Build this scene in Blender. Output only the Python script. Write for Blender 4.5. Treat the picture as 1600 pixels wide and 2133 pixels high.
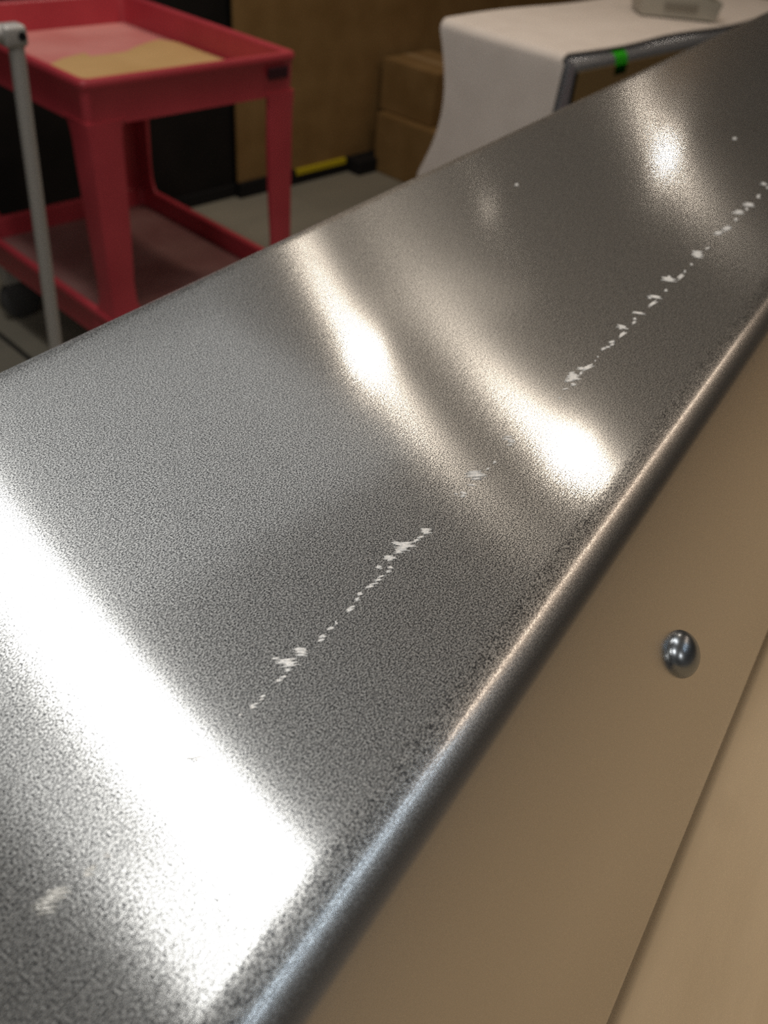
import bpy, bmesh, math, random
from mathutils import Vector, Matrix

for _o in list(bpy.data.objects):
    bpy.data.objects.remove(_o)
random.seed(7)
S = bpy.context.scene
COL = S.collection

# ------------------------------------------------------------------ camera
CAM_H = 1.34
Rm = ((0.6974403003, -0.7121461623, 0.0801552930),      # right
      (-0.4220699435, -0.4985751268, -0.7571524323),    # down
      (0.5791666343, 0.4942374798, -0.6483018767))      # forward
cam_d = bpy.data.cameras.new('camera')
cam = bpy.data.objects.new('camera', cam_d)
COL.objects.link(cam)
r, dn, fw = (Vector(k) for k in Rm)
cam.matrix_world = Matrix(((r.x, -dn.x, -fw.x, 0), (r.y, -dn.y, -fw.y, 0), (r.z, -dn.z, -fw.z, CAM_H), (0, 0, 0, 1)))
cam_d.sensor_fit = 'HORIZONTAL'
cam_d.sensor_width = 36.0
cam_d.lens = 36.0 * 1757.0 / 1600.0
cam_d.clip_start = 0.01
cam_d.dof.use_dof = True
cam_d.dof.focus_distance = 0.31
cam_d.dof.aperture_fstop = 15.5
S.camera = cam
S.cycles.use_denoising = False

# ------------------------------------------------------------------ light and exposure
S.view_settings.view_transform = 'Standard'
S.view_settings.look = 'None'
S.view_settings.exposure = -1.5
S.view_settings.gamma = 1.0
S.view_settings.use_curve_mapping = False
world = bpy.data.worlds.new('world')
S.world = world
world.use_nodes = True
world.node_tree.nodes['Background'].inputs[0].default_value = (0.75, 0.85, 1.0, 1)
world.node_tree.nodes['Background'].inputs[1].default_value = 0.6

D = Vector((0.98163324, 0.19077784, 0))      # long axis of the metal cover
LEFT = Vector((-0.19077784, 0.98163324, 0))
CEIL = 2.75


def lamp(name, u, v, power, color, radius=None, size=None, z=2.70, rot=0.0, xy=None):
    l = bpy.data.lights.new(name, 'AREA')
    l.energy = power
    l.color = color
    if radius:
        l.shape = 'DISK'
        l.size = radius * 2
    else:
        l.shape = 'RECTANGLE'
        l.size, l.size_y = size
    o = bpy.data.objects.new(name, l)
    p = D * u + LEFT * v
    if xy:
        p = Vector((xy[0], xy[1], 0))
    o.location = (p.x, p.y, z)
    o.rotation_euler = (0, 0, rot)
    COL.objects.link(o)
    return o


WARM = (1.0, 0.84, 0.68)
NEUT = (1.0, 0.96, 0.91)
COOL = (0.72, 0.86, 1.0)
# round high-bay lamps of the workshop
lamp('round_lamp', 2.585, 1.622, 17, WARM, radius=0.06)
lamp('round_lamp', 2.50, 0.658, 17, WARM, radius=0.06)
lamp('round_lamp', 6.20, 1.568, 22, WARM, radius=0.08)
lamp('round_lamp', 4.40, 2.02, 0.7, WARM, radius=0.06)
# warm strip further along the bench
lamp('strip_lamp', 2.9, -1.0, 24, (1.0, 0.78, 0.6), size=(3.1, 0.16), rot=0.19)
# wide lamp running across the bench
lamp('wide_lamp', 0.82, 1.25, 33, NEUT, size=(0.17, 1.6), rot=-0.05)
lamp('wide_lamp', 0.50, 0.52, 5, NEUT, size=(0.20, 0.5), rot=-0.05)
# added soft fills, brightening the left of the cover and the foam top
lamp('soft_fill', 1.45, 1.88, 14, (1.0, 0.99, 0.97), size=(1.8, 1.25))
lamp('soft_fill', 3.27, 1.61, 2.5, WARM, size=(0.7, 0.5))
# added fill from the near end, brightening the cart front
lamp('rear_fill', -1.1, 0.5, 31, NEUT, size=(0.4, 0.4))
# twin daylight tubes over the bench, to the right of the cover
lamp('tube_lamp', 0.9, -1.05, 4.5, COOL, size=(1.3, 0.06), rot=0.19)
lamp('tube_lamp', 0.9, -1.33, 4.5, COOL, size=(1.3, 0.06), rot=0.19)
# added fill behind the camera, brightening the bench cardboard
lamp('rear_fill', -0.9, -1.3, 20, NEUT, size=(0.4, 0.4))


# ------------------------------------------------------------------ materials
def mat(name, color, rough=0.6, metal=0.0, spec=0.5):
    m = bpy.data.materials.new(name)
    m.use_nodes = True
    b = m.node_tree.nodes['Principled BSDF']
    b.inputs['Base Color'].default_value = (*color, 1)
    b.inputs['Roughness'].default_value = rough
    b.inputs['Metallic'].default_value = metal
    b.inputs['Specular IOR Level'].default_value = spec
    return m


def nd(m, t, **kw):
    n = m.node_tree.nodes.new(t)
    for k, v in kw.items():
        setattr(n, k, v)
    return n


def lk(m, a, b):
    m.node_tree.links.new(a, b)


def noise_color(m, c1, c2, scale, stretch=(1, 1, 1), detail=4, lo=0.35, hi=0.65, bump=0.0, bump_scale=None, bump_dist=0.002):
    """Mottle the base colour between two tones, with optional fine relief."""
    b = m.node_tree.nodes['Principled BSDF']
    tc = nd(m, 'ShaderNodeTexCoord')
    mp = nd(m, 'ShaderNodeMapping')
    mp.inputs['Scale'].default_value = stretch
    lk(m, tc.outputs['Object'], mp.inputs['Vector'])
    n = nd(m, 'ShaderNodeTexNoise')
    n.inputs['Scale'].default_value = scale
    n.inputs['Detail'].default_value = detail
    lk(m, mp.outputs[0], n.inputs['Vector'])
    cr = nd(m, 'ShaderNodeValToRGB')
    cr.color_ramp.elements[0].position = lo
    cr.color_ramp.elements[1].position = hi
    cr.color_ramp.elements[0].color = (*c1, 1)
    cr.color_ramp.elements[1].color = (*c2, 1)
    lk(m, n.outputs['Fac'], cr.inputs[0])
    lk(m, cr.outputs[0], b.inputs['Base Color'])
    if bump:
        n2 = nd(m, 'ShaderNodeTexNoise')
        n2.inputs['Scale'].default_value = bump_scale or scale * 8
        n2.inputs['Detail'].default_value = 3
        lk(m, mp.outputs[0], n2.inputs['Vector'])
        bp = nd(m, 'ShaderNodeBump')
        bp.inputs['Strength'].default_value = bump
        bp.inputs['Distance'].default_value = bump_dist
        lk(m, n2.outputs['Fac'], bp.inputs['Height'])
        lk(m, bp.outputs[0], b.inputs['Normal'])
    return m


def brushed(name, color, axis, lobes, tilt, smooth_from=None):
    """Metal with a fine grain along axis (a world direction). lobes: (weight, roughness, anisotropy), stretched across the grain."""
    m = mat(name, color, 0.3, 1.0)
    m.node_tree.nodes.remove(m.node_tree.nodes['Principled BSDF'])
    out = m.node_tree.nodes['Material Output']
    tc = nd(m, 'ShaderNodeTexCoord')

    def noise(scale, detail, rough=0.5):
        mp = nd(m, 'ShaderNodeMapping')
        mp.inputs['Scale'].default_value = scale
        lk(m, tc.outputs['Object'], mp.inputs['Vector'])
        n = nd(m, 'ShaderNodeTexNoise')
        n.inputs['Scale'].default_value = 1.0
        n.inputs['Detail'].default_value = detail
        n.inputs['Roughness'].default_value = rough
        lk(m, mp.outputs[0], n.inputs['Vector'])
        return n
    n1 = noise((1450, 2150, 2150), 2.5, 0.6)      # blasted speckle
    n2 = noise((110, 1800, 1800), 2)              # long brush lines
    # each grain tips the surface a little
    g = nd(m, 'ShaderNodeNewGeometry')
    mx = nd(m, 'ShaderNodeMix', data_type='RGBA')
    mx.inputs['Factor'].default_value = 0.3
    lk(m, n1.outputs['Color'], mx.inputs['A'])
    lk(m, n2.outputs['Color'], mx.inputs['B'])
    sb = nd(m, 'ShaderNodeVectorMath', operation='SUBTRACT')
    sb.inputs[1].default_value = (0.5, 0.5, 0.5)
    lk(m, mx.outputs['Result'], sb.inputs[0])
    sc = nd(m, 'ShaderNodeVectorMath', operation='SCALE')
    sc.inputs['Scale'].default_value = tilt
    lk(m, sb.outputs[0], sc.inputs[0])
    ad = nd(m, 'ShaderNodeVectorMath', operation='ADD')
    lk(m, g.outputs['Normal'], ad.inputs[0])
    lk(m, sc.outputs[0], ad.inputs[1])
    nm = nd(m, 'ShaderNodeVectorMath', operation='NORMALIZE')
    lk(m, ad.outputs[0], nm.inputs[0])
    # tonal speckle of the grain
    cr = nd(m, 'ShaderNodeValToRGB')
    cr.color_ramp.elements[0].position = 0.42
    cr.color_ramp.elements[1].position = 0.61
    cr.color_ramp.elements[0].color = (*[k * 0.18 for k in color], 1)
    cr.color_ramp.elements[1].color = (*[min(1, k * 1.7) for k in color], 1)
    mf = nd(m, 'ShaderNodeMix', data_type='FLOAT')
    mf.inputs['Factor'].default_value = 0.1
    lk(m, n1.outputs['Fac'], mf.inputs['A'])
    lk(m, n2.outputs['Fac'], mf.inputs['B'])
    lk(m, mf.outputs['Result'], cr.inputs[0])
    # rubbed patches: slow change of roughness
    n3 = noise((9, 9, 9), 3)
    ax = nd(m, 'ShaderNodeCombineXYZ')
    for i in range(3):
        ax.inputs[i].default_value = axis[i]
    cx = nd(m, 'ShaderNodeVectorMath', operation='CROSS_PRODUCT')
    lk(m, g.outputs['Normal'], cx.inputs[0])
    lk(m, ax.outputs[0], cx.inputs[1])
    last, wsum = None, 0.0
    for ww, rr, aa in lobes:
        sh = nd(m, 'ShaderNodeBsdfPrincipled')
        sh.inputs['Metallic'].default_value = 1.0
        mr = nd(m, 'ShaderNodeMapRange')
        mr.inputs['To Min'].default_value = rr * 0.88
        mr.inputs['To Max'].default_value = rr * 1.12
        lk(m, n3.outputs['Fac'], mr.inputs['Value'])
        lk(m, mr.outputs[0], sh.inputs['Roughness'])
        lk(m, cr.outputs[0], sh.inputs['Base Color'])
        lk(m, nm.outputs[0], sh.inputs['Normal'])
        lk(m, cx.outputs[0], sh.inputs['Tangent'])
        sh.inputs['Anisotropic'].default_value = aa
        wsum += ww
        if last is None:
            last = sh
        else:
            ms = nd(m, 'ShaderNodeMixShader')
            ms.inputs[0].default_value = ww / wsum
            lk(m, last.outputs[0], ms.inputs[1])
            lk(m, sh.outputs[0], ms.inputs[2])
            last = ms
    if smooth_from:
        # the brushing fades out over the rolled edge; the side below it is plain smooth metal
        y0, y1, col, rr = smooth_from
        sx = nd(m, 'ShaderNodeSeparateXYZ')
        lk(m, tc.outputs['Object'], sx.inputs[0])
        mr = nd(m, 'ShaderNodeMapRange', interpolation_type='SMOOTHSTEP')
        mr.inputs['From Min'].default_value = y0
        mr.inputs['From Max'].default_value = y1
        mr.inputs['To Min'].default_value = 0.0
        mr.inputs['To Max'].default_value = 1.0
        lk(m, sx.outputs['Y'], mr.inputs['Value'])
        sm = nd(m, 'ShaderNodeBsdfPrincipled')
        sm.inputs['Metallic'].default_value = 1.0
        sm.inputs['Base Color'].default_value = (*col, 1)
        sm.inputs['Roughness'].default_value = rr
        ms = nd(m, 'ShaderNodeMixShader')
        lk(m, mr.outputs[0], ms.inputs[0])
        lk(m, sm.outputs[0], ms.inputs[1])
        lk(m, last.outputs[0], ms.inputs[2])
        last = ms
    lk(m, last.outputs[0], out.inputs['Surface'])
    return m


M = {}
M['cover'] = brushed('brushed_aluminium', (0.57, 0.605, 0.65), D, ((0.20, 0.11, 0.4), (0.48, 0.215, 1.0), (0.32, 0.56, 0.75)), 0.042,
                     (0.0395, 0.0525, (0.72, 0.70, 0.67), 0.25))
M['cabinet_metal'] = mat('bare_cabinet_metal', (0.58, 0.62, 0.68), 0.48, 1.0)
M['reflected'] = mat('reflected_brown_front', (0.36, 0.245, 0.11), 0.38, 0.5)  # brown of reflected cardboard put into the base colour
M['rivet'] = mat('dark_rivet_steel', (0.30, 0.33, 0.36), 0.30, 1.0)
M['scratch'] = noise_color(mat('scraped_bare_metal', (0.9, 0.9, 0.88), 0.45, 0.35), (0.72, 0.74, 0.74), (0.97, 0.96, 0.93), 900, (1, 1, 1), 2)
M['scratch_dull'] = mat('dull_scrape', (0.42, 0.42, 0.40), 0.35, 0.85)
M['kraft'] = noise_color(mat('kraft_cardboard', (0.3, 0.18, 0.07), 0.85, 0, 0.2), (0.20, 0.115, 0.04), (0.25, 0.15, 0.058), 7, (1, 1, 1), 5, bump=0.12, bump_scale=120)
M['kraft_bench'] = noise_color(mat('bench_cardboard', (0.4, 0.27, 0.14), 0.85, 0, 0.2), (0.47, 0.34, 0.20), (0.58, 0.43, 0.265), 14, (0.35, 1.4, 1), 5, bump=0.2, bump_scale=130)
M['kraft_edge'] = mat('cardboard_cut_edge', (0.30, 0.19, 0.09), 0.9, 0, 0.1)
M['tape_brown'] = mat('brown_packing_tape', (0.36, 0.24, 0.12), 0.3)
M['red'] = noise_color(mat('red_cart_plastic', (0.5, 0.03, 0.05), 0.42), (0.43, 0.042, 0.058), (0.51, 0.057, 0.074), 6, bump=0.06, bump_scale=160)
M['red_floor'] = noise_color(mat('scuffed_sheen_tray_floor', (0.5, 0.2, 0.18), 0.5), (0.66, 0.22, 0.20), (0.76, 0.32, 0.29), 5)  # paler than the walls: scuffs, with the plastic's sheen put into the colour
M['red_low'] = noise_color(mat('dark_lower_tray_floor', (0.2, 0.1, 0.1), 0.55), (0.20, 0.085, 0.08), (0.27, 0.14, 0.13), 5)  # darker, greyer red than the tray walls
M['plate'] = mat('dark_maroon_plate', (0.035, 0.006, 0.012), 0.5)
M['black'] = mat('black_rubber', (0.012, 0.011, 0.011), 0.7, 0, 0.2)
M['wheel'] = mat('grey_caster_tyre', (0.06, 0.06, 0.06), 0.6)
M['steel'] = mat('dull_grey_steel', (0.5, 0.48, 0.45), 0.45, 0.4)
M['floor'] = noise_color(mat('grey_concrete', (0.2, 0.19, 0.16), 0.7, 0, 0.3), (0.19, 0.18, 0.145), (0.29, 0.26, 0.20), 1.7, (0.35, 1.2, 1), 7, bump=0.15, bump_scale=60)
M['groove'] = mat('dark_joint_filler', (0.015, 0.015, 0.014), 0.9)
M['dark_wall'] = noise_color(mat('charcoal_wall_paint', (0.012, 0.01, 0.009), 0.75, 0, 0.15), (0.009, 0.008, 0.007), (0.015, 0.012, 0.011), 5)
M['wall'] = noise_color(mat('grey_wall_paint', (0.35, 0.34, 0.32), 0.8), (0.53, 0.55, 0.58), (0.58, 0.60, 0.63), 3)
M['ceiling'] = noise_color(mat('pale_ceiling', (0.5, 0.49, 0.46), 0.85), (0.74, 0.77, 0.82), (0.8, 0.83, 0.88), 2)
M['foam'] = noise_color(mat('white_foam_sheet', (0.72, 0.69, 0.65), 0.8, 0, 0.25), (0.80, 0.73, 0.665), (0.85, 0.78, 0.715), 12, bump=0.25, bump_scale=220)
M['green'] = mat('green_tape', (0.06, 0.75, 0.03), 0.5)
M['yellow'] = mat('yellow_strap', (0.55, 0.43, 0.01), 0.5)
M['wood'] = noise_color(mat('bench_wood', (0.3, 0.19, 0.1), 0.6), (0.24, 0.15, 0.075), (0.34, 0.22, 0.12), 6, (1, 12, 12))
M['bin'] = mat('pale_grey_bin_plastic', (0.42, 0.40, 0.34), 0.4)
M['bin_in'] = mat('grey_bin_inside', (0.24, 0.22, 0.18), 0.5)


# ------------------------------------------------------------------ helpers
def link(name, bm, m, parent=None, smooth=None, loc=None, rot=None):
    me = bpy.data.meshes.new(name)
    bmesh.ops.recalc_face_normals(bm, faces=bm.faces)
    bm.to_mesh(me)
    bm.free()
    for mm in (m if isinstance(m, (list, tuple)) else [m]):
        me.materials.append(mm)
    if smooth:
        me.polygons.foreach_set('use_smooth', [True] * len(me.polygons))
        me.set_sharp_from_angle(angle=smooth)
    o = bpy.data.objects.new(name, me)
    COL.objects.link(o)
    if parent:
        o.parent = parent
    if loc:
        o.location = loc
    if rot:
        o.rotation_euler = rot
    return o


def empty(name, label, cat, loc=(0, 0, 0), rz=0.0, group=None):
    o = bpy.data.objects.new(name, None)
    o.empty_display_size = 0.05
    COL.objects.link(o)
    o.location = loc
    o.rotation_euler = (0, 0, rz)
    return tag(o, label, cat, group)


def tag(o, label, cat, group=None):
    o['label'] = label
    o['category'] = cat
    if group:
        o['group'] = group
    return o


def struct(o):
    o['kind'] = 'structure'
    return o


def box(bm, x0, x1, y0, y1, z0, z1, bev=0.0, seg=2):
    res = bmesh.ops.create_cube(bm, size=1.0)
    vs = res['verts']
    for v in vs:
        v.co = Vector(((x0 + x1) / 2 + v.co.x * (x1 - x0), (y0 + y1) / 2 + v.co.y * (y1 - y0), (z0 + z1) / 2 + v.co.z * (z1 - z0)))
    if bev:
        es = {e for v in vs for e in v.link_edges}
        bmesh.ops.bevel(bm, geom=list(es), offset=bev, segments=seg, profile=0.5, affect='EDGES')
    return bm


def bx(*a, **k):
    return box(bmesh.new(), *a, **k)


def tube(bm, pts, rad, n=16, cap=True):
    """Round tube through the points."""
    pts = [Vector(p) for p in pts]
    rings = []
    ref = None
    for i, p in enumerate(pts):
        t = (pts[min(i + 1, len(pts) - 1)] - pts[max(i - 1, 0)]).normalized()
        if ref is None:
            ref = Vector((0, 0, 1)) if abs(t.z) < 0.9 else Vector((1, 0, 0))
        a = (ref - t * ref.dot(t)).normalized()
        ref = a
        b = t.cross(a)
        rr = rad[i] if isinstance(rad, (list, tuple)) else rad
        rings.append([bm.verts.new(p + (a * math.cos(2 * math.pi * k / n) + b * math.sin(2 * math.pi * k / n)) * rr) for k in range(n)])
    for q, w in zip(rings, rings[1:]):
        for k in range(n):
            bm.faces.new((q[k], q[(k + 1) % n], w[(k + 1) % n], w[k]))
    if cap:
        bm.faces.new(rings[0][::-1])
        bm.faces.new(rings[-1])
    return bm


def extrude_profile(pts, us, close=True):
    """Sweep a closed (v, w) outline along local x at the given stations."""
    bm = bmesh.new()
    rows = [[bm.verts.new((u, v, w)) for v, w in pts] for u in us]
    n = len(pts)
    for a, b in zip(rows, rows[1:]):
        for k in range(n):
            bm.faces.new((a[k], a[(k + 1) % n], b[(k + 1) % n], b[k]))
    bm.faces.new(rows[0])
    bm.faces.new(rows[-1][::-1])
    return bm


def lathe(bm, prof, n=32):
    """Revolve (radius, z) pairs about local z."""
    rings = []
    for rr, z in prof:
        if rr < 1e-6:
            rings.append([bm.verts.new((0, 0, z))])
        else:
            rings.append([bm.verts.new((rr * math.cos(2 * math.pi * k / n), rr * math.sin(2 * math.pi * k / n), z)) for k in range(n)])
    for a, b in zip(rings, rings[1:]):
        for k in range(n):
            q = (k + 1) % n
            if len(a) == 1 and len(b) > 1:
                bm.faces.new((a[0], b[k], b[q]))
            elif len(b) == 1 and len(a) > 1:
                bm.faces.new((a[k], b[0], a[q]))
            elif len(a) > 1:
                bm.faces.new((a[k], a[q], b[q], b[k]))
    return bm


SM = math.radians(40)

# ------------------------------------------------------------------ room shell
X0, X1, Y0, Y1 = -3.2, 8.6, -3.6, 2.86
fl = struct(link('floor', bx(X0, X1, Y0, Y1, -0.12, -0.012), M['groove']))
# concrete slabs with open joints between them
xs = [X0, -2.1, 0.895, 3.9, 6.9, X1]
ys = [Y0, -0.62, Y1]
J = 0.008
for i in range(len(xs) - 1):
    for j in range(len(ys) - 1):
        link('slab', bx(xs[i] + J, xs[i + 1] - J, ys[j] + J, ys[j + 1] - J, -0.012, 0.0, bev=0.003, seg=1), M['floor'], fl)
struct(link('wall_back', bx(X0, X1, Y1, Y1 + 0.12, -0.12, CEIL + 0.1), M['dark_wall']))
struct(link('baseboard_back', bx(X0, X1, Y1 - 0.014, Y1, 0.0, 0.05, bev=0.003), M['black']))
struct(link('wall_left', bx(X0 - 0.12, X0, Y0, Y1, -0.12, CEIL + 0.1), M['wall']))
struct(link('wall_right', bx(X1, X1 + 0.12, Y0, Y1, -0.12, CEIL + 0.1), M['wall']))
struct(link('wall_front', bx(X0, X1, Y0 - 0.12, Y0, -0.12, CEIL + 0.1), M['wall']))
struct(link('ceiling', bx(X0 - 0.1, X1 + 0.1, Y0 - 0.1, Y1 + 0.1, CEIL, CEIL + 0.1), M['ceiling']))

# ------------------------------------------------------------------ workbench under the cover (panel axes)
YAW = math.atan2(D.y, D.x)
BT = 1.0232
wb = empty('workbench', 'wooden workbench under the brown cardboard sheet and the brushed metal cover', 'workbench', (0, 0, 0), YAW)
bm = bx(-0.55, 2.15, -1.05, 0.36, BT - 0.045, BT, bev=0.004)
link('bench_top', bm, M['wood'], wb)
for u in (-0.48, 2.08):
    for v in (-0.98, 0.29):
        link('leg', bx(u - 0.035, u + 0.035, v - 0.035, v + 0.035, 0.0, BT - 0.045, bev=0.004), M['wood'], wb)
for v in (-0.98, 0.29):
    link('rail', bx(-0.445, 2.045, v - 0.018, v + 0.018, BT - 0.15, BT - 0.047, bev=0.003), M['wood'], wb)

cs = empty('cardboard_sheet', 'plain kraft cardboard sheet lying flat under the brushed metal cover', 'cardboard', (0, 0, BT), YAW)
bm = bmesh.new()
nu, nv = 40, 24
rows = []
for i in range(nu + 1):
    row = []
    for j in range(nv + 1):
        u = -0.5 + 2.6 * i / nu
        v = -1.0 + 1.33 * j / nv
        row.append(bm.verts.new((u, v, 0.0062 + 0.0008 * math.sin(7 * u + 3 * v))))
    rows.append(row)
for i in range(nu):
    for j in range(nv):
        bm.faces.new((rows[i][j], rows[i + 1][j], rows[i + 1][j + 1], rows[i][j + 1]))
ext = bmesh.ops.extrude_face_region(bm, geom=list(bm.faces))
for v in [g for g in ext['geom'] if isinstance(g, bmesh.types.BMVert)]:
    v.co.z = 0.0004
link('liner', bm, M['kraft_bench'], cs, smooth=SM)

# ------------------------------------------------------------------ the brushed metal cover
TOP = 1.14
cover = empty('metal_cover', 'long brushed aluminium cover with rounded edges and a broken line of white scratches', 'metal cover', (0, 0, TOP), YAW)
PH = math.radians(54)
RR, RL = 0.024, 0.020
v1, v0 = 0.0573, 0.2871
prof = [(v0, 0.0), (v0 - 0.004, 0.0), (0.17, 0.0), (v1 + 0.004, 0.0)]
for k in range(0, 25):
    t = PH * k / 24
    prof.append((v1 - RR * math.sin(t), -RR + RR * math.cos(t)))
c, s = math.cos(PH), math.sin(PH)
ve, we = prof[-1]
LEN = 0.1142
prof.append((ve - c * 0.004, we - s * 0.004))
CR = 0.009                                   # small inward curl at the foot of the side
prof.append((ve - c * (LEN - CR - 0.002), we - s * (LEN - CR - 0.002)))
fv, fw_ = ve - c * (LEN - CR), we - s * (LEN - CR)
qv, qw = fv + s * CR, fw_ - c * CR             # centre of the curl
for k in range(0, 13):
    t = PH + (math.radians(175) - PH) * k / 12
    prof.append((qv - CR * math.sin(t), qw + CR * math.cos(t)))
bv, bw = prof[-1]
LP = math.radians(84)
cl, sl = math.cos(LP), math.sin(LP)
left = []
for k in range(0, 25):
    t = LP * k / 24
    left.append((v0 + RL * math.sin(t), -RL + RL * math.cos(t)))
lv, lw = left[-1]
LL = (lw - bw) / sl
left.append((lv + cl * 0.004, lw - sl * 0.004))
left.append((lv + cl * LL, lw - sl * LL))
prof = prof + left[::-1][:-1]
U0, U1 = -0.40, 1.95
us = [U0, U0 + 0.004] + [U0 + (U1 - U0) * k / 10 for k in range(1, 10)] + [U1 - 0.004, U1]
body = link('cover_shell', extrude_profile(prof, us), M['cover'], cover, smooth=math.radians(30))

# dome rivets on the sloping side
rn = Vector((0, -s, c))
for u, vis in ((0.2636, True),):
    t = 0.0569
    bm = lathe(bmesh.new(), [(0.0, 0.0070)] + [(0.0098 * math.sin(a), 0.0070 * math.cos(a)) for a in [math.pi / 2 * k / 10 for k in range(1, 10)]] + [(0.0098, 0.0004), (0.0098, -0.0006), (0, -0.0006)], 40)
    o = link('rivet', bm, M['rivet'], cover, smooth=math.radians(50))
    o['label'] = 'dark steel dome rivet on the sloping side'
    o.matrix_local = Matrix.Translation((u, ve - c * t, we - s * t)) @ rn.to_track_quat('Z', 'Y').to_matrix().to_4x4()

# broken line of scrapes on the top: each cluster is a thin lifted sliver of bare metal (units 0.01 mm)
SCRATCHES = [
 [[3711,10026,4019,9722,14,23],[3730,10175,4112,9785,21,32],[3768,10270,4237,9853,17,37],[3925,10290,4387,9783,21,32],[4106,10224,4532,9795,27,36],[4163,10254,4567,9921,17,32]],
 [[4937,9890,5123,9691,27,36],[5018,9935,5258,9756,16,27],[5135,9912,5297,9799,14,18]],
 [[5534,9865,5660,9729,34,45]],
 [[8699,9953,8823,9858,14,22],[8637,10159,8899,9884,19,21],[8895,9966,8984,9745,16,7]],
 [[10538,9932,10629,9874,13,18]],
 [[10923,9867,11094,9753,41,53],[11045,9864,11234,9736,14,23],[11261,9822,11406,9733,14,22],[11392,9868,11534,9759,20,27]],
 [[12058,9891,12259,9720,31,30],[12245,9855,12442,9715,20,21]],
 [[12529,9902,12726,9761,27,35],[12653,10489,12841,10299,24,21],[12585,10135,13052,9708,49,47],[12631,10320,13106,9830,62,54]],
 [[13233,10009,13417,9699,34,19],[13283,10163,13515,9730,40,23],[13361,10249,13585,9829,46,27]],
 [[14048,9800,14248,9680,27,36],[14194,9873,14409,9720,38,39]],
 [[14610,9864,14827,9720,33,34]],
 [[14958,9817,15050,9768,39,43]],
 [[15599,9814,15894,9706,36,54],[15746,9837,15980,9730,20,27]],
 [[16153,9890,16336,9783,40,48],[16422,9960,16615,9851,40,48]],
 [[16844,9929,17094,9748,37,28],[17032,9903,17318,9694,24,20],[17291,9873,17525,9715,37,34],[17466,9879,17733,9736,26,25]],
 [[17893,10245,17985,9982,67,32],[17888,9797,18055,9663,43,38],[18122,9905,18212,9683,39,18]],
 [[18392,10086,18560,9952,43,38],[18393,10249,18732,9898,77,56]],
 [[18851,10140,19148,9838,65,48],[19064,10190,19361,9725,81,45],[19263,10478,19377,10068,66,28],[19168,10302,19712,9697,111,75]],
 [[19760,9892,20022,9719,37,34],[20001,9876,20242,9696,31,30]],
 [[20355,9807,20530,9661,48,36],[20428,9976,20664,9614,103,56]],
 [[23032,10061,23086,9918,33,14],[23034,9806,23195,9642,52,31],[23263,9934,23323,9668,55,20]],
 [[23835,9945,23990,9640,34,14]],
 [[24205,10016,24525,9669,56,30],[24243,10263,24853,9625,79,40],[24390,10388,24899,9861,75,47]],
 [[25111,9799,25346,9754,26,25]],
 [[25691,9799,25913,9735,44,43]],
 [[27152,9922,27376,9716,34,19],[27434,10010,27582,9727,56,25],[27469,10299,27705,9784,55,20],[27611,10292,27883,10015,40,18]],
 [[31914,9740,32042,9665,57,34]],
 [[32710,9902,33011,9721,40,23]],
 [[33356,9766,33586,9589,97,52],[33442,10157,33891,9794,85,45],[33695,10199,34313,9661,197,94],[34026,10277,34535,9964,149,88],[34424,9813,34858,9790,46,52]],
 [[34948,10149,35183,9788,121,48],[34806,9942,35824,9622,118,84]],
 [[36164,9750,36249,9713,41,28]],
 [[36603,9807,36696,9759,56,30]],
 [[37413,9935,37835,9802,82,55],[37827,9865,38020,9654,82,30],[38133,9764,38460,9609,74,42],[38374,9901,38734,9709,85,44]],
 [[39269,9737,40132,9620,98,83]],
 [[40218,10062,40268,9900,107,30],[40362,10279,40570,9668,167,49]],
 [[41118,9714,41592,9632,83,60],[41688,9868,41915,9722,101,47]],
 [[42432,10182,42773,9525,113,34]],
 [[43670,9738,44790,9581,112,80]],
 [[44742,10120,44912,9944,120,38],[45003,10253,45279,9476,162,45]],
 [[46300,9746,46467,9561,126,42]],
 [[47742,10403,48144,9591,265,76],[48286,10216,48365,9997,118,28],[48207,9651,49288,9552,149,109]],
 [[49579,9689,49833,9579,123,57]],
 [[50926,9703,51117,9584,132,50]],
 [[52423,9962,52656,9428,215,55],[52754,10193,53112,9522,382,104]],
 [[53939,9688,54528,9573,101,52]],
 [[55249,23664,55482,23446,198,99]],
 [[57082,10085,57534,9631,298,90]],
 [[57704,9771,59223,9516,278,144]],
 [[60346,9685,61000,9538,190,86]],
 [[62002,10239,62406,9489,388,88]],
 [[62988,9600,63561,9560,162,96]],
 [[64102,10086,64514,9323,367,81]],
 [[66508,9730,66748,9500,376,100]],
 [[69301,9687,68904,9479,175,-14],[69684,10295,69867,9719,301,59]],
 [[79738,15166,79930,14844,332,83]],
]

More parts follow.
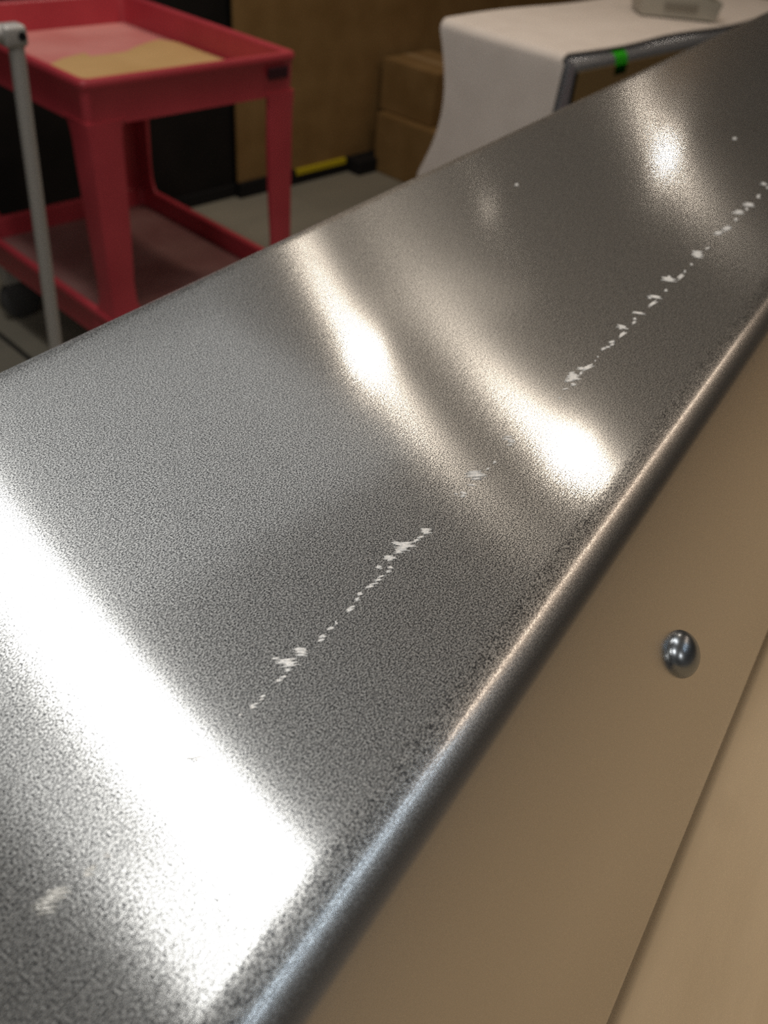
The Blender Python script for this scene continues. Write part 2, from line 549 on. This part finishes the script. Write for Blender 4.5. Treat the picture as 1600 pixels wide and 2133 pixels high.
for cl_ in SCRATCHES:
    bm = bmesh.new()
    cu = sum(q[0] + q[2] for q in cl_) / len(cl_) / 2e5
    cv = sum(q[1] + q[3] for q in cl_) / len(cl_) / 2e5
    for ua, va, ub, vb, hu, hv in cl_:
        a = Vector((ua / 1e5 - cu, va / 1e5 - cv, 0))
        b = Vector((ub / 1e5 - cu, vb / 1e5 - cv, 0))
        h = Vector((hu / 1e5, hv / 1e5, 0))
        wid = 2 * h.length
        m_ = max(1, min(5, round(wid / 0.00032)))        # a wide scrape is several slivers side by side
        for q in range(m_):
            off = 0.0 if m_ == 1 else (2 * (q + 0.5) / m_ - 1)
            f0, f1 = (0, 1) if q == 0 else (random.uniform(0, 0.3), random.uniform(0.7, 1.0))
            n = 6
            up, lo = [], []
            for k in range(n + 1):
                t = f0 + (f1 - f0) * k / n
                w = (0.3 + 0.8 * math.sin(math.pi * min(max(k / n, 0.05), 0.95))) / m_ * 1.15
                p = a.lerp(b, t) + h * off
                z = Vector((0, 0, 0.00010 + 0.00006 * random.random()))
                up.append(bm.verts.new(p + h * w * random.uniform(0.45, 1.25) + z))
                lo.append(bm.verts.new(p - h * w * random.uniform(0.45, 1.25) + z))
            for k in range(n):
                bm.faces.new((up[k], up[k + 1], lo[k + 1], lo[k]))
            rim = up + lo[::-1]
            base = [bm.verts.new((g.co.x, g.co.y, -0.00003)) for g in rim]
            for k in range(len(rim)):
                k2 = (k + 1) % len(rim)
                bm.faces.new((rim[k], base[k], base[k2], rim[k2]))
    link('scratch', bm, M['scratch' if cu > 0.055 else 'scratch_dull'], cover, loc=(cu, cv, 0))

# ------------------------------------------------------------------ red two-shelf cart
CX, CY, CW, CD = 0.932, 1.7246, 0.583, 0.7535
cart = empty('utility_cart', 'red plastic two-shelf utility cart with deep trays and flared legs', 'cart', (CX + CW / 2, CY + CD / 2, 0))


def tray(zt, h, depth, wall, lip):
    """Open tray: outer apron with a rolled lip, sunk floor left open for the floor part."""
    bm = bmesh.new()
    x, y = CW / 2, CD / 2

    def ring(ins, z, rad=0.018):
        out = []
        xx, yy = x - ins, y - ins
        for sx, sy, a0 in ((1, 1, 0), (-1, 1, 90), (-1, -1, 180), (1, -1, 270)):
            for k in range(5):
                a = math.radians(a0 + 90 * k / 4)
                out.append(bm.verts.new((sx * (xx - rad) + rad * math.cos(a), sy * (yy - rad) + rad * math.sin(a), z)))
        return out
    rs = [ring(0.006, zt - h), ring(0.0035, zt - 0.02), ring(0.0, zt - 0.016), ring(-0.001, zt - 0.006), ring(0.002, zt),
          ring(wall - 0.004, zt), ring(wall, zt - 0.004), ring(wall + 0.004, zt - depth), ring(wall + 0.004, zt - depth - 0.012), ring(0.012, zt - depth - 0.012), ring(0.012, zt - h)]
    for a, b in zip(rs, rs[1:] + rs[:1]):
        n = len(a)
        for k in range(n):
            bm.faces.new((a[k], a[(k + 1) % n], b[(k + 1) % n], b[k]))
    return bm


def tray_floor(zt, depth, wall):
    x, y = CW / 2 - wall - 0.0045, CD / 2 - wall - 0.0045
    return bx(-x, x, -y, y, zt - depth - 0.010, zt - depth, bev=0.003)


ZT, ZL = 0.84, 0.295
link('upper_tray', tray(ZT, 0.094, 0.07, 0.020, True), M['red'], cart, smooth=SM)
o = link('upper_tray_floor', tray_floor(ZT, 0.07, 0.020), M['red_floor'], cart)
o['label'] = 'pale scuffed red tray floor, sheen in its colour'
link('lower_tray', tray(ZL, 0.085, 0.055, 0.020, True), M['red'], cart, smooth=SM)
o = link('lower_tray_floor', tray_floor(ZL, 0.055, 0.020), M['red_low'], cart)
o['label'] = 'dark greyish red tray floor'


def cart_leg(sx, sy):
    """L-shaped channel, tapering downward and flaring at both ends."""
    bm = bmesh.new()
    x, y = sx * CW / 2, sy * CD / 2
    zs = [(ZT - 0.085, 0.098, 0.0), (ZT - 0.10, 0.084, 0.0), (ZT - 0.13, 0.080, 0.002), (0.62, 0.076, 0.004), (0.48, 0.070, 0.005), (0.38, 0.066, 0.005), (0.33, 0.068, 0.005), (0.30, 0.080, 0.003), (0.275, 0.112, 0.0), (0.235, 0.114, 0.0)]
    th = 0.012
    rows = []
    for z, w, ins in zs:
        xo, yo = x - sx * (0.004 + ins), y - sy * (0.004 + ins)
        pts = [(xo, yo), (xo - sx * w, yo), (xo - sx * w, yo - sy * th), (xo - sx * th, yo - sy * th), (xo - sx * th, yo - sy * w), (xo, yo - sy * w)]
        rows.append([bm.verts.new((px, py, z)) for px, py in pts])
    for a, b in zip(rows, rows[1:]):
        for k in range(6):
            bm.faces.new((a[k], a[(k + 1) % 6], b[(k + 1) % 6], b[k]))
    bm.faces.new(rows[0])
    bm.faces.new(rows[-1][::-1])
    es = [e for e in bm.edges if abs(e.verts[0].co.z - e.verts[1].co.z) > 0.004]
    bmesh.ops.bevel(bm, geom=es, offset=0.004, segments=2, profile=0.5, affect='EDGES')
    return bm


for sx in (-1, 1):
    for sy in (-1, 1):
        link('leg', cart_leg(sx, sy), M['red'], cart, smooth=SM)
        cx_, cy_ = sx * (CW / 2 - 0.06), sy * (CD / 2 - 0.06)
        cb = link('caster', bx(cx_ - 0.03, cx_ + 0.03, cy_ - 0.022, cy_ + 0.022, 0.12, 0.285 - 0.055, bev=0.004), M['steel'], cart)
        wh = tube(bmesh.new(), [(cx_ + 0.015, cy_ - 0.016, 0.0625), (cx_ + 0.015, cy_ - 0.011, 0.0625), (cx_ + 0.015, cy_ + 0.011, 0.0625), (cx_ + 0.015, cy_ + 0.016, 0.0625)], [0.055, 0.0625, 0.0625, 0.055], 28)
        link('wheel', wh, M['wheel'], cb, smooth=SM)
o = link('nameplate', bx(0.2, 0.262, -CD / 2 - 0.0035, -CD / 2 + 0.002, ZT - 0.052, ZT - 0.027, bev=0.0015), M['plate'], cart)
o['label'] = 'small dark maroon nameplate on the front apron'

# cardboard offcut in the top tray
TZ = ZT - 0.07
outl = [(0.968, 2.02), (1.00, 2.07), (1.067, 2.115), (1.13, 2.16), (1.2035, 2.185), (1.201, 2.151), (1.254, 2.150), (1.3034, 2.151), (1.35, 2.18), (1.4024, 2.2045), (1.45, 2.216), (1.476, 2.17), (1.478, 1.98), (1.478, 1.78), (1.460, 1.764), (0.985, 1.764), (0.968, 1.78)]
bm = bmesh.new()
f = bm.faces.new([bm.verts.new((x, y, 0.0045 + 0.002 * math.sin(9 * x))) for x, y in outl])
ext = bmesh.ops.extrude_face_region(bm, geom=[f])
for v in [g for g in ext['geom'] if isinstance(g, bmesh.types.BMVert)]:
    v.co.z = 0.0003
M['tan'] = noise_color(mat('tan_cardboard', (0.5, 0.33, 0.16), 0.8), (0.54, 0.33, 0.13), (0.60, 0.38, 0.16), 6)
tag(link('cardboard_offcut', bm, M['tan'], None, loc=(0, 0, TZ)), 'tan cardboard offcut lying in the top tray of the red cart', 'cardboard')

# ------------------------------------------------------------------ grey steel stand in front of the cart
st = empty('metal_stand', 'slim grey steel stand with an upright tube and crossbar, before the red cart', 'stand', (0.60, 1.45, 0))
UB, UT = Vector((0.028, 0, 0.03)), Vector((0.083, 0, 1.0))
link('upright', tube(bmesh.new(), [UB, UB.lerp(UT, 0.3), UB.lerp(UT, 0.7), UT], 0.0125, 20), M['steel'], st, smooth=SM)
link('crossbar', tube(bmesh.new(), [UT + Vector((-0.006, 0, 0.002)), UT + Vector((-0.3, 0.03, 0.01)), UT + Vector((-0.62, 0.06, 0.02))], 0.0135, 20), M['steel'], st, smooth=SM)
el = link('elbow', box(bmesh.new(), UT.x - 0.024, UT.x + 0.0155, -0.0165, 0.0165, UT.z - 0.016, UT.z + 0.0165, bev=0.008, seg=4), M['steel'], st, smooth=SM)
sc_ = tube(bmesh.new(), [(UT.x + 0.004, -0.0150, UT.z + 0.001), (UT.x + 0.004, -0.0185, UT.z + 0.001)], 0.0065, 16)
o = link('screw', sc_, M['black'], el, smooth=SM)
o['label'] = 'black screw head'
link('foot', bx(-0.02, 0.02, -0.22, 0.22, 0.0, 0.032, bev=0.006), M['steel'], st)

# ------------------------------------------------------------------ cardboard against the back wall
sh = empty('cardboard_sheet', 'tall kraft cardboard sheet standing upright against the dark back wall', 'cardboard', (2.17, 2.825, 0.0))
bm = bmesh.new()
W_, H_ = 4.9, 2.3
box(bm, 0, 1.58, 0.0, 0.012, 0.062, H_, bev=0.002)
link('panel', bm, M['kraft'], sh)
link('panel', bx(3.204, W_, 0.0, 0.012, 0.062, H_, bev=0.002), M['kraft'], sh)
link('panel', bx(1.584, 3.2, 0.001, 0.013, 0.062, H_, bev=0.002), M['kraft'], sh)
link('bottom_runner', bx(0.0, W_, -0.012, 0.018, 0.0, 0.062, bev=0.002), M['black'], sh)
o = link('strap', bx(0.305, 0.60, -0.0165, -0.0005, 0.040, 0.064, bev=0.002), M['yellow'], sh)
o['label'] = 'yellow strap along the bottom edge'
tag(link('rubber_block', bx(-0.09, 0.09, -0.035, 0.035, 0, 0.062, bev=0.006), M['black'], None, loc=(2.875, 2.772, 0)), 'black rubber block on the floor between the yellow strap and the boxes', 'block')


def carton(name, label, x0, x1, y0, y1, z0, z1, rz=0.0):
    c = empty(name, label, 'box', ((x0 + x1) / 2, (y0 + y1) / 2, z0), rz, 'stacked cardboard boxes')
    x, y, h = (x1 - x0) / 2, (y1 - y0) / 2, z1 - z0
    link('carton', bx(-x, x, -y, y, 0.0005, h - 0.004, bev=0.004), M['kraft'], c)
    link('flap', bx(-x + 0.001, -0.0012, -y + 0.001, y - 0.001, h - 0.004, h, bev=0.001, seg=1), M['kraft'], c)
    link('flap', bx(0.0012, x - 0.001, -y + 0.001, y - 0.001, h - 0.004, h, bev=0.001, seg=1), M['kraft'], c)
    link('tape', bx(-0.025, 0.025, -y + 0.0005, y - 0.0005, h, h + 0.0006), M['tape_brown'], c)
    return c


carton('cardboard_box', 'lower kraft cardboard box of the stack behind the white foam', 2.90, 3.34, 2.26, 2.76, 0.0, 0.252)
carton('cardboard_box', 'upper kraft cardboard box of the stack behind the white foam', 2.945, 3.25, 2.48, 2.79, 0.2535, 0.462)

# ------------------------------------------------------------------ metal cabinet under the foam
KX0, KX1, KY0, KY1, KZ = 2.345, 4.05, 1.455, 1.93, 0.79
kb = empty('metal_cabinet', 'metal cabinet with bronze-brown front, a reflection painted in, and green tape under a white foam sheet', 'cabinet', ((KX0 + KX1) / 2, (KY0 + KY1) / 2, 0))
hx, hy = (KX1 - KX0) / 2, (KY1 - KY0) / 2
bm = bmesh.new()
rp = []
RB = 0.026
for k in range(13):
    t = math.pi / 2 * k / 12
    rp.append((-hy + RB - RB * math.sin(t), KZ - RB + RB * math.cos(t)))
pf = [(hy - 0.004, KZ), (-hy + RB + 0.004, KZ)] + rp + [(-hy, KZ - RB - 0.01), (-hy, 0.102), (-hy + 0.002, 0.10), (hy, 0.10), (hy, KZ - 0.004)]
bm = extrude_profile(pf, [-hx, -hx + 0.003, hx - 0.003, hx])
link('cabinet_body', bm, M['cabinet_metal'], kb, smooth=math.radians(30))
o = link('front_panel', bx(-hx + 0.022, hx - 0.02, -hy - 0.003, -hy + 0.001, 0.12, KZ - RB - 0.004, bev=0.0012), M['reflected'], kb)
o['label'] = 'bronze-brown front panel, the reflection painted in its colour'
link('shadow_strip', bx(-hx + 0.006, -hx + 0.020, -hy - 0.002, -hy + 0.001, 0.12, KZ - RB - 0.004), M['black'], kb)  # black strip painting the shadow gap beside the front panel
link('plinth', bx(-hx + 0.03, hx - 0.03, -hy + 0.03, hy - 0.03, 0, 0.10), M['black'], kb)
gx = 2.60 - (KX0 + KX1) / 2
bm = bmesh.new()
sc2 = (RB + 0.0008) / RB
gp = [(-hy + RB + 0.008, KZ + 0.0008)] + [(-hy + RB + (y_ + hy - RB) * sc2, KZ - RB + (z_ - KZ + RB) * sc2) for y_, z_ in rp] + [(-hy - 0.0038, KZ - RB - 0.006), (-hy - 0.0038, KZ - 0.060)]
rows = [[bm.verts.new((x_, y_, z_)) for y_, z_ in gp] for x_ in (gx - 0.034, gx + 0.034)]
for k in range(len(gp) - 1):
    bm.faces.new((rows[0][k], rows[0][k + 1], rows[1][k + 1], rows[1][k]))
bmesh.ops.solidify(bm, geom=list(bm.faces), thickness=0.0006)
o = link('tape', bm, M['green'], kb, smooth=SM)
o['label'] = 'bright green strip of tape'

# foam sheet laid over the top and down the left side
bm = bmesh.new()
nx, ny = 56, 20
path = []           # (x, z) across: hanging skirt, rounded shoulder, top
zb = 0.30
for k in range(16):
    t = k / 15
    path.append((KX0 - 0.014, zb + (KZ - 0.013 - zb) * t))
for k in range(1, 9):
    t = math.pi / 2 * k / 8
    path.append((KX0 + 0.010 - 0.024 * math.cos(t), KZ - 0.013 + 0.024 * math.sin(t)))
for k in range(1, 31):
    path.append((KX0 + 0.010 + (KX1 - 0.03 - KX0) * k / 30, KZ + 0.011))
rows = []
for i, (px_, pz_) in enumerate(path):
    row = []
    drop = max(0.0, (KZ - 0.012 - pz_) / (KZ - zb))
    for j in range(ny + 1):
        t = j / ny
        yf = KY0 + 0.030 + 0.026 * drop + (0.010 * math.sin(9 * px_) if drop == 0 else 0)
        yb = KY1 + 0.035 - 0.055 * math.sin(math.pi * min(drop * 1.1, 1)) + 0.02 * drop * drop
        y_ = yf + (yb - yf) * t
        wob = 0.006 * math.sin(11 * y_ + 4 * pz_) * drop
        sag = 0
        x_ = px_ - abs(wob) - 0.012 * drop * drop * t
        z_ = pz_
        if drop == 0:
            z_ = pz_ + 0.004 * (1 + math.sin(6.5 * px_ + 5 * y_)) * min(1, t * 5) 
        row.append(bm.verts.new((x_, y_, z_)))
    rows.append(row)
for a, b in zip(rows, rows[1:]):
    for j in range(ny):
        bm.faces.new((a[j], a[j + 1], b[j + 1], b[j]))
bmesh.ops.recalc_face_normals(bm, faces=bm.faces)
bmesh.ops.solidify(bm, geom=list(bm.faces), thickness=-0.004)
tag(link('foam_sheet', bm, M['foam'], None, smooth=math.radians(60)), 'white foam packing sheet draped over the metal cabinet', 'foam sheet')


def bin_(label, x, y, z, w, dpt, h, rz):
    c = empty('storage_bin', label, 'bin', (x, y, z), rz, 'bins on the foam sheet')
    bm = bmesh.new()
    t = 0.004
    o4 = [(-w / 2, -dpt / 2), (w / 2, -dpt / 2), (w / 2, dpt / 2), (-w / 2, dpt / 2)]

    def rg(k, zz, g=1.0):
        return [bm.verts.new((a * g - math.copysign(k, a), b * g - math.copysign(k, b), zz)) for a, b in o4]
    rs = [rg(0, 0.0, 0.92), rg(0, h * 0.9, 0.99), rg(-0.008, h * 0.9, 0.99), rg(-0.008, h, 1.0), rg(t, h, 1.0), rg(t, 0.004, 0.92)]
    for a, b in zip(rs, rs[1:]):
        for k in range(4):
            bm.faces.new((a[k], a[(k + 1) % 4], b[(k + 1) % 4], b[k]))
    bm.faces.new(rs[0][::-1])
    bm.faces.new(rs[-1])
    link('bin_body', bm, M['bin'], c)
    link('label_holder', bx(-w * 0.2, w * 0.2, -dpt / 2 - 0.004, -dpt / 2 + 0.006, h * 0.45, h * 0.75, bev=0.001), M['bin_in'], c)
    return c


bin_('pale grey plastic bin at the back of the foam sheet', 3.46, 1.84, 0.813, 0.2, 0.12, 0.05, -0.6)
bin_('pale grey plastic bin nearest the front edge of the foam sheet', 3.24, 1.655, 0.813, 0.29, 0.17, 0.06, -0.82)
